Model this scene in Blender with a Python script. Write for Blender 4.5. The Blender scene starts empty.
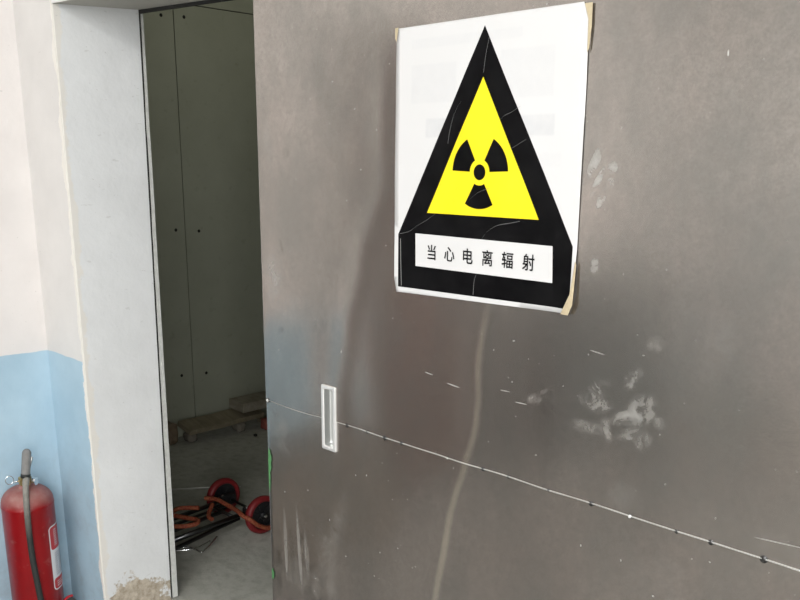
import bpy, bmesh, math, random
from mathutils import Vector, Matrix, noise as mnoise
PI = math.pi
random.seed(7)
scene = bpy.context.scene
C = scene.collection

# ------------------------------------------------------------------ camera
cam_d = bpy.data.cameras.new('camera'); cam = bpy.data.objects.new('camera', cam_d); C.objects.link(cam)
YAW, PITCH, ROLL = .7864, .2708, .0106
fwd = Vector((-math.sin(YAW) * math.cos(PITCH), math.cos(YAW) * math.cos(PITCH), -math.sin(PITCH)))
right = Vector((math.cos(YAW), math.sin(YAW), 0)); up = right.cross(fwd)
r2 = math.cos(ROLL) * right + math.sin(ROLL) * up
u2 = -math.sin(ROLL) * right + math.cos(ROLL) * up
cam.matrix_world = Matrix(((r2.x, u2.x, -fwd.x, 0), (r2.y, u2.y, -fwd.y, 0), (r2.z, u2.z, -fwd.z, 1.5), (0, 0, 0, 1)))
cam_d.sensor_width = 36; cam_d.lens = 867 / 800 * 36
cam_d.shift_x = -1 / 800; cam_d.shift_y = 106 / 800
cam_d.clip_start = .02
scene.camera = cam

# ------------------------------------------------------------------ world, lights, exposure
w = bpy.data.worlds.new('world'); scene.world = w; w.use_nodes = True
w.node_tree.nodes['Background'].inputs[0].default_value = (.75, .85, 1, 1)
w.node_tree.nodes['Background'].inputs[1].default_value = .6

def area(name, loc, direction, sx, sy, power, color, spread=PI):
    d = bpy.data.lights.new(name, 'AREA'); d.shape = 'RECTANGLE'; d.size = sx; d.size_y = sy
    d.energy = power; d.color = color; d.spread = spread
    o = bpy.data.objects.new(name, d); C.objects.link(o); o.location = loc
    o.rotation_euler = Vector(direction).to_track_quat('-Z', 'Y').to_euler()
    return o
# daylight entering by the window in the right wall
area('window_daylight', (2.55, -1.55, 1.9), (-1, .14, -.05), 1.9, 1.9, 140, (1, .985, .96))
# daylight entering by the window in the rear wall
area('rear_window_daylight', (-.2, -3.15, 2.1), (0, 1, -.08), 1.9, 1.4, 30, (.95, .98, 1))
# ceiling tube lamps' light
# added fill light that brightens the upper wall of the inner room
area('inner_fill_light', (-3.0, 2.75, 2.42), (-1, -.1, .22), .25, .25, 2.6, (1, .97, .86))
area('ceiling_lamp_light', (.1, -1.6, 2.9), (0, 0, -1), 1.2, .25, 80, (1, .98, .95))

vs = scene.view_settings
vs.view_transform = 'Standard'; vs.look = 'None'; vs.exposure = 0; vs.gamma = 1; vs.use_curve_mapping = False

# ------------------------------------------------------------------ node helpers
class NT:
    def __init__(s, name):
        s.m = bpy.data.materials.new(name); s.m.use_nodes = True
        s.t = s.m.node_tree; s.b = s.t.nodes['Principled BSDF']
        s._co = None
    def n(s, kind, **kw):
        x = s.t.nodes.new(kind)
        for k, v in kw.items(): setattr(x, k, v)
        return x
    def l(s, a, b): s.t.links.new(a, b)
    def put(s, sock, v):
        if isinstance(v, bpy.types.NodeSocket): s.l(v, sock)
        elif isinstance(v, (tuple, list)) and len(v) == 3 and sock.type == 'RGBA': sock.default_value = (*v, 1)
        else: sock.default_value = v
    def co(s):
        if not s._co: s._co = s.n('ShaderNodeTexCoord').outputs['Object']
        return s._co
    def xyz(s):
        x = s.n('ShaderNodeSeparateXYZ'); s.l(s.co(), x.inputs[0]); return x.outputs
    def math(s, op, a, b=0.0, c=None, clamp=False):
        x = s.n('ShaderNodeMath', operation=op, use_clamp=clamp)
        s.put(x.inputs[0], a); s.put(x.inputs[1], b)
        if c is not None: s.put(x.inputs[2], c)
        return x.outputs[0]
    def noise(s, scale, detail=4, rough=.55, stretch=None, dist=0):
        x = s.n('ShaderNodeTexNoise'); x.inputs['Scale'].default_value = scale
        x.inputs['Detail'].default_value = detail; x.inputs['Roughness'].default_value = rough
        x.inputs['Distortion'].default_value = dist
        if stretch:
            m = s.n('ShaderNodeMapping'); m.inputs['Scale'].default_value = stretch
            s.l(s.co(), m.inputs[0]); s.l(m.outputs[0], x.inputs['Vector'])
        else: s.l(s.co(), x.inputs['Vector'])
        return x.outputs['Fac']
    def remap(s, v, a, b, c=0, d=1, smooth=False):
        x = s.n('ShaderNodeMapRange', interpolation_type='SMOOTHSTEP' if smooth else 'LINEAR')
        s.put(x.inputs[0], v)
        for i, q in enumerate((a, b, c, d)): s.put(x.inputs[i + 1], q)
        return x.outputs[0]
    def mix(s, f, a, b):
        x = s.n('ShaderNodeMix', data_type='RGBA'); s.put(x.inputs['Factor'], f)
        s.put(x.inputs[6], a); s.put(x.inputs[7], b); return x.outputs[2]
    def base(s, v): s.put(s.b.inputs['Base Color'], v)
    def rough(s, v): s.put(s.b.inputs['Roughness'], v)
    def metal(s, v): s.put(s.b.inputs['Metallic'], v)
    def bump(s, h, strength=.2, dist=.01):
        x = s.n('ShaderNodeBump'); x.inputs['Strength'].default_value = strength
        x.inputs['Distance'].default_value = dist; s.l(h, x.inputs['Height'])
        s.l(x.outputs[0], s.b.inputs['Normal'])

def simple(name, col, rough=.5, metal=0, var=.12, scale=30, bump=0):
    m = NT(name); f = m.noise(scale)
    d = tuple(c * (1 - var) for c in col); e = tuple(min(1, c * (1 + var)) for c in col)
    m.base(m.mix(f, d, e)); m.rough(rough); m.metal(metal)
    if bump: m.bump(m.noise(scale * 2), bump, .004)
    return m.m

# ------------------------------------------------------------------ mesh helpers
def finish(bm, smooth=False):
    bmesh.ops.recalc_face_normals(bm, faces=bm.faces[:])
    if smooth:
        for f in bm.faces: f.smooth = True
def obj(name, bm, mats, parent=None, smooth=False, recalc=True):
    if recalc: finish(bm)
    if smooth:
        for f in bm.faces: f.smooth = True
    me = bpy.data.meshes.new(name); bm.to_mesh(me); bm.free()
    if not isinstance(mats, (list, tuple)): mats = [mats]
    for m in mats: me.materials.append(m)
    o = bpy.data.objects.new(name, me); C.objects.link(o)
    if parent is not None: o.parent = parent
    return o
def tag(o, label, cat, group=None, kind=None):
    o['label'] = label; o['category'] = cat
    if group: o['group'] = group
    if kind: o['kind'] = kind
    return o
def empty(name, loc, rz=0):
    o = bpy.data.objects.new(name, None); C.objects.link(o); o.location = loc; o.rotation_euler = (0, 0, rz)
    o.empty_display_size = .05
    return o
def add_box(bm, x0, x1, y0, y1, z0, z1, mat=0, bevel=0, M=None):
    v = [bm.verts.new((x, y, z)) for x in (x0, x1) for y in (y0, y1) for z in (z0, z1)]
    fs = [bm.faces.new([v[i] for i in q]) for q in ((0, 1, 3, 2), (4, 6, 7, 5), (0, 4, 5, 1), (2, 3, 7, 6), (0, 2, 6, 4), (1, 5, 7, 3))]
    for f in fs: f.material_index = mat
    if bevel:
        es = list({e for f in fs for e in f.edges})
        r = bmesh.ops.bevel(bm, geom=es, offset=bevel, segments=2, affect='EDGES', profile=.5)
        v = list({x for f in r['faces'] for x in f.verts} | {x for x in v if x.is_valid})
        for f in r['faces']: f.material_index = mat
    if M is not None: bmesh.ops.transform(bm, matrix=M, verts=[x for x in v if x.is_valid])
    return v
def add_lathe(bm, prof, n=32, mat=0, M=None, close=True):
    rings = []
    for r, z in prof:
        if r < 1e-6: rings.append([bm.verts.new((0, 0, z))])
        else: rings.append([bm.verts.new((r * math.cos(2 * PI * k / n), r * math.sin(2 * PI * k / n), z)) for k in range(n)])
    for a, b in zip(rings, rings[1:]):
        for k in range(n):
            q = [a[k % len(a)], a[(k + 1) % len(a)], b[(k + 1) % len(b)], b[k % len(b)]]
            q = list(dict.fromkeys(q))
            if len(q) > 2:
                f = bm.faces.new(q); f.material_index = mat
    vs_ = [v for r in rings for v in r]
    if M is not None: bmesh.ops.transform(bm, matrix=M, verts=vs_)
    return vs_
def catmull(pts, sub=8, closed=False):
    pts = [Vector(p) for p in pts]
    out = []
    n = len(pts)
    for i in range(n if closed else n - 1):
        if closed: p = [pts[(i + k - 1) % n] for k in range(4)]
        else: p = [pts[max(0, i - 1)], pts[i], pts[i + 1], pts[min(n - 1, i + 2)]]
        for s in range(sub):
            t = s / sub
            out.append(.5 * ((2 * p[1]) + (p[2] - p[0]) * t + (2 * p[0] - 5 * p[1] + 4 * p[2] - p[3]) * t * t + (3 * p[1] - p[0] - 3 * p[2] + p[3]) * t ** 3))
    if not closed: out.append(pts[-1])
    return out
def add_tube(bm, pts, r, n=10, mat=0, closed=False, twist=None):
    pts = [Vector(p) for p in pts]
    rings = []; N = len(pts); prev = None
    for i, p in enumerate(pts):
        a = pts[(i - 1) % N] if closed or i else p
        b = pts[(i + 1) % N] if closed or i < N - 1 else p
        t = (b - a).normalized()
        if prev is None:
            u = t.orthogonal().normalized()
        else:
            u = (prev - t * prev.dot(t)).normalized()
        prev = u; v = t.cross(u)
        rr = r(i / (N - 1)) if callable(r) else r
        rings.append([bm.verts.new(p + rr * (math.cos(2 * PI * k / n) * u + math.sin(2 * PI * k / n) * v)) for k in range(n)])
    for i in range(N if closed else N - 1):
        a, b = rings[i], rings[(i + 1) % N]
        for k in range(n):
            f = bm.faces.new((a[k], a[(k + 1) % n], b[(k + 1) % n], b[k])); f.smooth = True
            f.material_index = twist(i, k) if twist else mat
    if not closed:
        f = bm.faces.new(rings[0][::-1]); f.material_index = mat
        f = bm.faces.new(rings[-1]); f.material_index = mat
def grid_poly(pts, step=.01):
    """flat polygon in the (u, v) plane cut into a fine grid so it can follow a bent surface"""
    bm = bmesh.new()
    bm.faces.new([bm.verts.new((p[0], p[1], 0)) for p in pts])
    for ax in (0, 1):
        lo = min(p[ax] for p in pts); hi = max(p[ax] for p in pts)
        k = math.floor(lo / step) + 1
        while k * step < hi - 1e-6:
            co = [0, 0, 0]; co[ax] = k * step; no = [0, 0, 0]; no[ax] = 1
            bmesh.ops.bisect_plane(bm, geom=bm.verts[:] + bm.edges[:] + bm.faces[:], plane_co=co, plane_no=no, dist=1e-6)
            k += 1
    return bm

# ------------------------------------------------------------------ materials of the room
XJ, Y0, Y1 = -2.549, 1.154, 1.397          # jamb plane, wall front, wall back
XL = -2.81                                  # left wall plane
DADO = .902
TILT = .0115                                # the back edge of the jamb is out of plumb

def plaster(name, col, dado=False, stain=False, jamb=False):
    m = NT(name); x, y, z = m.xyz()
    f = m.noise(6, 5); g = m.noise(45, 4)
    c = m.mix(m.remap(f, .3, .7), tuple(q * .94 for q in col), tuple(min(1, q * 1.03) for q in col))
    # small flecks and scuffs
    fl = m.remap(m.noise(70, 2, .5, (1, 1, 1.5)), .73, .77)
    c = m.mix(m.math('MULTIPLY', fl, .35), c, (.42, .41, .39))
    if dado:
        edge = m.math('ADD', DADO, m.math('MULTIPLY', m.math('SUBTRACT', m.noise(9, 3), .5), .012))
        d = m.remap(m.math('SUBTRACT', edge, z), -.0012, .0012)
        if dado == 'corner':               # the blue coat stops raggedly just short of the corner
            e2 = m.math('ADD', XJ - .004, m.math('MULTIPLY', m.math('SUBTRACT', m.noise(10, 5, .65), .60), .08))
            k = m.remap(m.math('SUBTRACT', e2, x), -.001, .001)
            c = m.mix(k, (.80, .775, .725), c)
            d = m.math('MULTIPLY', d, k)
        blue = m.mix(m.remap(m.noise(5, 5), .3, .7), (.37, .525, .635), (.46, .615, .715))
        scuff = m.math('MULTIPLY', m.remap(m.noise(14, 6, .7), .48, .75), m.remap(z, .75, .05))
        blue = m.mix(m.math('MULTIPLY', scuff, .55), blue, (.30, .33, .37))
        c = m.mix(d, c, blue)
    if jamb:                                # rough filler line along the front corner
        e3 = m.math('ADD', Y0 + .016, m.math('MULTIPLY', m.math('SUBTRACT', m.noise(9, 5, .65), .5), .09))
        k = m.remap(m.math('SUBTRACT', e3, y), -.004, .004)
        c = m.mix(m.math('MULTIPLY', k, .8), c, (.80, .77, .71))
        fl2 = m.remap(m.noise(24, 3, .5, (1, 1, 2.5)), .70, .73)
        c = m.mix(m.math('MULTIPLY', fl2, .3), c, (.5, .5, .48))
    if stain:                               # broken plaster, bare and brown, at the foot
        hgt = m.math('ADD', m.math('MULTIPLY', m.math('SUBTRACT', m.noise(16, 6, .65), .5), .30),
                     m.remap(m.math('ABSOLUTE', m.math('SUBTRACT', y, 1.255)), 0, .17, .135, .035))
        k = m.remap(m.math('SUBTRACT', hgt, z), -.006, .012)
        br = m.mix(m.remap(m.noise(38, 6, .7), .35, .65), (.30, .23, .15), (.62, .55, .44))
        c = m.mix(m.math('MULTIPLY', k, .92), c, br)
    m.base(c); m.rough(.78)
    h = m.math('ADD', m.math('MULTIPLY', f, 2.2), m.math('MULTIPLY', g, .25))
    m.bump(h, .25, .012)
    return m.m
M_LEFT = plaster('left_wall_paint', (.77, .735, .715), dado=True)
M_FRONT = plaster('front_wall_paint', (.73, .71, .69), dado='corner')
M_JAMB = plaster('jamb_plaster', (.80, .815, .82), stain=True, jamb=True)
M_LINTEL = plaster('lintel_plaster', (.80, .80, .79))
M_SOFFIT = plaster('shaded_soffit', (.52, .51, .46))  # shade under the lintel put into a darker soffit colour
M_WALL = plaster('room_wall_paint', (.80, .77, .75), dado=True)
M_CEIL = plaster('ceiling_paint', (.82, .82, .81))
def inner_paint():
    m = NT('inner_room_board'); f = m.noise(3, 6, .6); g = m.noise(18, 5, .6)
    c = m.mix(m.remap(f, .3, .7), (.36, .375, .295), (.425, .445, .36))
    c = m.mix(m.math('MULTIPLY', m.remap(g, .6, .75), .35), c, (.22, .22, .15))
    m.base(c); m.rough(.7); m.bump(g, .12, .006); return m.m
M_INNER = inner_paint()
M_GAP = simple('dark_gap', (.02, .02, .018), .9)
M_BOARD_EDGE = simple('board_edge', (.62, .63, .60), .75, var=.25, scale=60)
def concrete(name, a, b, dark):
    m = NT(name); f = m.noise(2.2, 7, .62); g = m.noise(22, 6, .65); h = m.noise(110, 3)
    c = m.mix(m.remap(f, .32, .68), a, b)
    c = m.mix(m.math('MULTIPLY', m.remap(g, .45, .72), .5), c, dark)
    c = m.mix(m.math('MULTIPLY', m.remap(h, .66, .74), .5), c, (.62, .60, .55))
    m.base(c); m.rough(m.remap(g, .3, .7, .55, .85)); m.bump(g, .25, .01); return m.m
M_FLOOR_IN = concrete('inner_concrete', (.41, .41, .37), (.56, .56, .51), (.23, .23, .19))
M_FLOOR = concrete('room_concrete', (.26, .25, .24), (.33, .32, .30), (.16, .16, .15))
M_SKIRT = simple('brown_door_varnish', (.10, .052, .038), .45, var=.3, scale=8)
M_WHITEPAINT = simple('white_gloss_paint', (.82, .81, .78), .35, var=.04)
M_GLASS = NT('window_glass'); M_GLASS.base((.9, .95, 1)); M_GLASS.rough(.02)
M_GLASS.b.inputs['Transmission Weight'].default_value = 1; M_GLASS = M_GLASS.m

def struct(name, bm, mats, label, cat, parent=None):
    o = obj(name, bm, mats, parent)
    if parent is None: tag(o, label, cat, kind='structure')
    return o

# ------------------------------------------------------------------ structure
bm = bmesh.new(); add_box(bm, -3.0, 2.8, -3.4, Y1, -.12, 0); add_box(bm, -4.6, -3.0, 1.30, Y1, -.12, 0)
struct('floor_room', bm, M_FLOOR, 'grey concrete floor in front of the steel door', 'floor')
bm = bmesh.new(); add_box(bm, -4.6, .8, Y1, 4.8, -.12, 0)
struct('floor_inner', bm, M_FLOOR_IN, 'dusty concrete floor of the dark inner room seen through the doorway', 'floor')

bm = bmesh.new(); add_box(bm, XL - .2, XL, -3.4, Y0, 0, 3.0)
struct('wall_left', bm, M_LEFT, 'pinkish white left wall with pale blue dado behind the extinguisher', 'wall')

# front wall with the doorway: stub and jamb, lintel, part hidden by the sliding door
bm = bmesh.new()
v = add_box(bm, XL - .2, XJ, Y0, Y1, 0, 3.0)
for q in v:
    if q.co.y > 1.3: q.co.y += TILT * q.co.z
bmesh.ops.bevel(bm, geom=[e for e in bm.edges if all(abs(v.co.x - XJ) < 1e-6 and abs(v.co.y - Y0) < 1e-6 for v in e.verts)], offset=.003, segments=2, affect='EDGES')
add_box(bm, -.75, 2.8, Y0, Y1, 0, 3.0)
v = add_box(bm, XJ - .0005, -.75, Y0, Y1, 1.93, 3.0)
for q in v:                                 # the soffit dips towards the right
    if q.co.y > 1.3: q.co.y += TILT * q.co.z
    if q.co.z < 2: q.co.z = (1.924 if q.co.y < 1.2 else 1.939) - (.07 if q.co.x > -1 else 0)
finish(bm)
for f in bm.faces:
    n = f.normal
    if f.calc_center_median().x < XJ + .01:
        f.material_index = 1 if (n.x > .8) else 0
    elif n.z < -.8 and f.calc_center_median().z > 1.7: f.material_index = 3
    else: f.material_index = 2 if f.calc_center_median().z > 1.7 else 0
struct('wall_front', bm, [M_FRONT, M_JAMB, M_LINTEL, M_SOFFIT], 'thick white wall around the doorway, blue low on its narrow front strip, stained at its foot', 'wall')

bm = bmesh.new()                            # rear wall with a window opening
YB = -3.2
for x0, x1, z0, z1 in ((-3.0, -1.2, 0, 3), (.8, 2.8, 0, 3), (-1.2, .8, 0, 1.3), (-1.2, .8, 2.9, 3)): add_box(bm, x0, x1, YB - .2, YB, z0, z1)
struct('wall_rear', bm, M_LINTEL, 'wall behind the camera with a window', 'wall')
bm = bmesh.new()
XR = 2.6
for y0, y1, z0, z1 in ((-3.4, -2.55, 0, 3), (-.55, 1.154, 0, 3), (-2.55, -.55, 0, .9), (-2.55, -.55, 2.9, 3)): add_box(bm, XR, XR + .2, y0, y1, z0, z1)
struct('wall_right', bm, M_WALL, 'wall to the right of the camera with a window', 'wall')
bm = bmesh.new(); add_box(bm, -3.0, 2.8, -3.4, Y0, 3.0, 3.15)
struct('ceiling_room', bm, M_CEIL, 'white ceiling over the room', 'ceiling')
bm = bmesh.new(); add_box(bm, -4.6, .8, Y1, 4.8, 2.75, 2.9)
struct('ceiling_inner', bm, M_INNER, 'grey ceiling of the dark inner room', 'ceiling')

def window(name, cx, cy, along_x, z0, z1, label):
    zc = (z0 + z1) / 2; h = (z1 - z0) / 2
    e = empty(name, (cx, cy, zc)); tag(e, label, 'window', kind='structure')
    f = bmesh.new(); g = bmesh.new()
    def B(bm_, u0, u1, d0, d1, z0, z1):
        if along_x: add_box(bm_, u0, u1, d0, d1, z0, z1)
        else: add_box(bm_, d0, d1, u0, u1, z0, z1)
    for u0, u1, a, b in ((-1, -.94, -h, h), (.94, 1, -h, h), (-.94, .94, -h, -h + .06), (-.94, .94, h - .06, h), (-.025, .025, -h + .06, h - .06)): B(f, u0, u1, -.03, .03, a, b)
    obj('window_frame', f, M_WHITEPAINT, e)
    for u0, u1 in ((-.94, -.025), (.025, .94)): B(g, u0, u1, -.003, .003, -h + .06, h - .06)
    obj('pane', g, M_GLASS, e)
window('window_1', XR + .1, -1.55, False, .9, 2.9, 'white framed window in the right wall')
window('window_2', -.2, YB - .1, True, 1.3, 2.9, 'white framed window in the rear wall')

# brown door in the left wall, beside the camera (the steel mirrors it)
d2 = empty('door_2', (XL, -.70, 0)); tag(d2, 'brown varnished door in the left wall, out of frame', 'door', kind='structure')
b = bmesh.new(); add_box(b, .001, .03, -.45, .45, .01, 2.05, bevel=.004)
for z0, z1 in ((.2, .9), (1.05, 1.9)): add_box(b, .03, .04, -.32, .32, z0, z1, bevel=.004)
obj('door_leaf', b, M_SKIRT, d2)
b = bmesh.new()
for y0, y1, z0, z1 in ((-.56, -.455, 0, 2.15), (.455, .56, 0, 2.15), (-.455, .455, 2.055, 2.15)): add_box(b, .001, .045, y0, y1, z0, z1, bevel=.003)
obj('door_frame', b, M_WHITEPAINT, d2)

# inner room walls, lined with boards
XI = -4.22
bm = bmesh.new()
add_box(bm, XI - .3, XI - .012, Y1, 4.8, 0, 2.75, 1)
for y0, y1 in ((Y1 + .03, 2.541), (2.546, 3.76), (3.765, 4.6)):
    for z0, z1 in ((0, 2.283), (2.288, 2.75)): add_box(bm, XI - .011, XI, y0, y1, z0, z1, 0)
wi = struct('wall_inner_left', bm, [M_INNER, M_GAP], 'greenish grey boarded wall inside the dark room with a dark vertical joint', 'wall')
for y, z in ((2.473, 2.217), (2.605, 2.223), (2.487, 1.152), (2.629, 1.141), (2.47, .35), (2.63, .34)):
    s = bmesh.new(); add_lathe(s, [(0, .004), (.006, .003), (.009, 0), (.009, -.002)], 12, M=Matrix.Translation((XI, y, z)) @ Matrix.Rotation(PI / 2, 4, 'Y'))
    obj('screw', s, M_GAP, wi)
bm = bmesh.new(); add_box(bm, -4.6, .8, 4.6, 4.8, 0, 2.75)
struct('wall_inner_back', bm, M_INNER, 'greenish grey rear wall of the dark inner room', 'wall')
bm = bmesh.new(); add_box(bm, .5, .8, Y1, 4.6, 0, 2.75)
struct('wall_inner_right', bm, M_INNER, 'grey right wall of the dark inner room', 'wall')
# lining boards on the inner face of the front wall: their edge shows beside the jamb
bm = bmesh.new()
def ragged_strip(bm, z0, z1, x, y0, y1, back, n=60):
    prev = None
    for i in range(n + 1):
        z = z0 + (z1 - z0) * i / n
        w_ = .0018 * mnoise.noise((0, 0, z * 9)) + .0012 * mnoise.noise((3, 0, z * 31))
        t_ = TILT * z; ye = y0 + (y1 - y0) * (1 - .72 * min(1, z / 1.95)) + t_
        p = [bm.verts.new(c) for c in ((back, y0 + t_ + w_, z), (x + w_, y0 + t_ + w_, z), (x + w_, ye, z), (back, ye, z))]
        if prev:
            for k in range(4): bm.faces.new((prev[k], prev[(k + 1) % 4], p[(k + 1) % 4], p[k]))
        else: bm.faces.new(p[::-1])
        prev = p
    bm.faces.new(prev)
ragged_strip(bm, 0.005, 2.75, XJ + .001, Y1 + .008, Y1 + .027, -4.215)
finish(bm)
struct('trim_1', bm, M_BOARD_EDGE, 'thin pale board edge standing behind the jamb with a dark gap', 'trim')
bm = bmesh.new(); add_box(bm, XJ + .012, -.75, Y1 + .012, Y1 + .030, 1.90, 2.75)
for q in bm.verts:
    if q.co.z < 2: q.co.z = 1.975 if q.co.x < -2 else 1.905
for q in bm.verts: q.co.y += TILT * 1.95
struct('trim_2', bm, M_INNER, 'board lining over the doorway on its far side', 'trim')
bm = bmesh.new(); add_box(bm, XJ - .015, XJ - .004, Y1 + .0005, Y1 + .0085, .005, 2.2); 
v = add_box(bm, XJ - .015, -.75, Y1 + .0005, Y1 + .006, 1.95, 2.2)
for q in v:
    if q.co.z < 2: q.co.z = 1.929 if q.co.x < -2 else 1.8645
for q in bm.verts: q.co.y += TILT * q.co.z
struct('trim_3', bm, M_GAP, 'dark joint between jamb and lining board', 'trim')

# ------------------------------------------------------------------ sliding steel door
YD = 1.104
DX0, DX1, DZ0, DZ1, SEAM = -1.535, .95, .02, 2.25, .9945
streak = [(-.895, 1.36), (-.9076, 1.2712), (-.916, 1.2196), (-.9215, 1.167), (-.9185, 1.1152), (-.9222, 1.0607), (-.9384, 1.0111), (-.9552, .9599), (-.975, .8959), (-.9855, .834), (-.998, .7687), (-1.0089, .7021), (-1.03, .55), (-1.035, .3), (-1.03, 0)]
def streak_x(z):
    for (xa, za), (xb, zb) in zip(streak, streak[1:]):
        if za >= z >= zb:
            t = (za - z) / (za - zb); return xa + (xb - xa) * t
    return streak[0][0] if z > streak[0][1] else streak[-1][0]
dent = [(-1.16, 2.3), (-1.153, 1.56), (-1.147, 1.475), (-1.2194, 1.328), (-1.2636, 1.188), (-1.2866, 1.042), (-1.285, .9), (-1.37, .55), (-1.40, 0)]
def dent_x(z):
    for (xa, za), (xb, zb) in zip(dent, dent[1:]):
        if za >= z >= zb:
            t = (za - z) / (za - zb); t = t * t * (3 - 2 * t); return xa + (xb - xa) * t
    return dent[-1][0]
def warp(x, z):
    """how far the soft sheet stands proud (towards the room) at a point of the door"""
    h = .0030 * mnoise.noise((x * 2.1, z * .9, 4.0)) + .0016 * mnoise.noise((x * 5.0, z * 2.2, 9.0))
    fade = min(1, max(0, (1.42 - z) / .2))
    xs = streak_x(z); d = x - xs
    a0 = math.atan2(-xs, YD); a1 = math.atan2(2.81 + xs, YD + 1.20)   # the fold leans so that the casing of the brown door shows along it
    h += fade * .5 * (a1 - a0) * d * math.exp(-(d / .13) ** 2)
    h += fade * .0004 * math.exp(-(d / .012) ** 2)
    d2 = x - dent_x(z)
    h += .0011 * math.exp(-(d2 / .030) ** 2) * min(1, max(0, (1.75 - z) / .15))
    h += .0010 * math.sin(x * 31 + 1.3 * math.sin(z * 6)) * .35 * min(1, max(0, (1.3 - z) / .2))
    edge = min(1, (x - DX0) / .06)
    return h * max(0, edge)

def ell(m, x, z, cx, cz, rx, rz, ang, amt, tex, soft=1.0):
    """a smear with a shape of its own: a soft ellipse broken up by a texture"""
    ca, sa = math.cos(ang), math.sin(ang)
    dx = m.math('SUBTRACT', x, cx); dz = m.math('SUBTRACT', z, cz)
    a = m.math('MULTIPLY_ADD', dx, ca / rx, m.math('MULTIPLY', dz, sa / rx))
    b_ = m.math('MULTIPLY_ADD', dx, -sa / rz, m.math('MULTIPLY', dz, ca / rz))
    r = m.math('ADD', m.math('MULTIPLY', a, a), m.math('MULTIPLY', b_, b_))
    k = m.remap(r, 1 + .3 * soft, max(0, 1 - soft), 0, amt, True)
    return m.math('MULTIPLY', k, tex) if tex is not None else k

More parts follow.
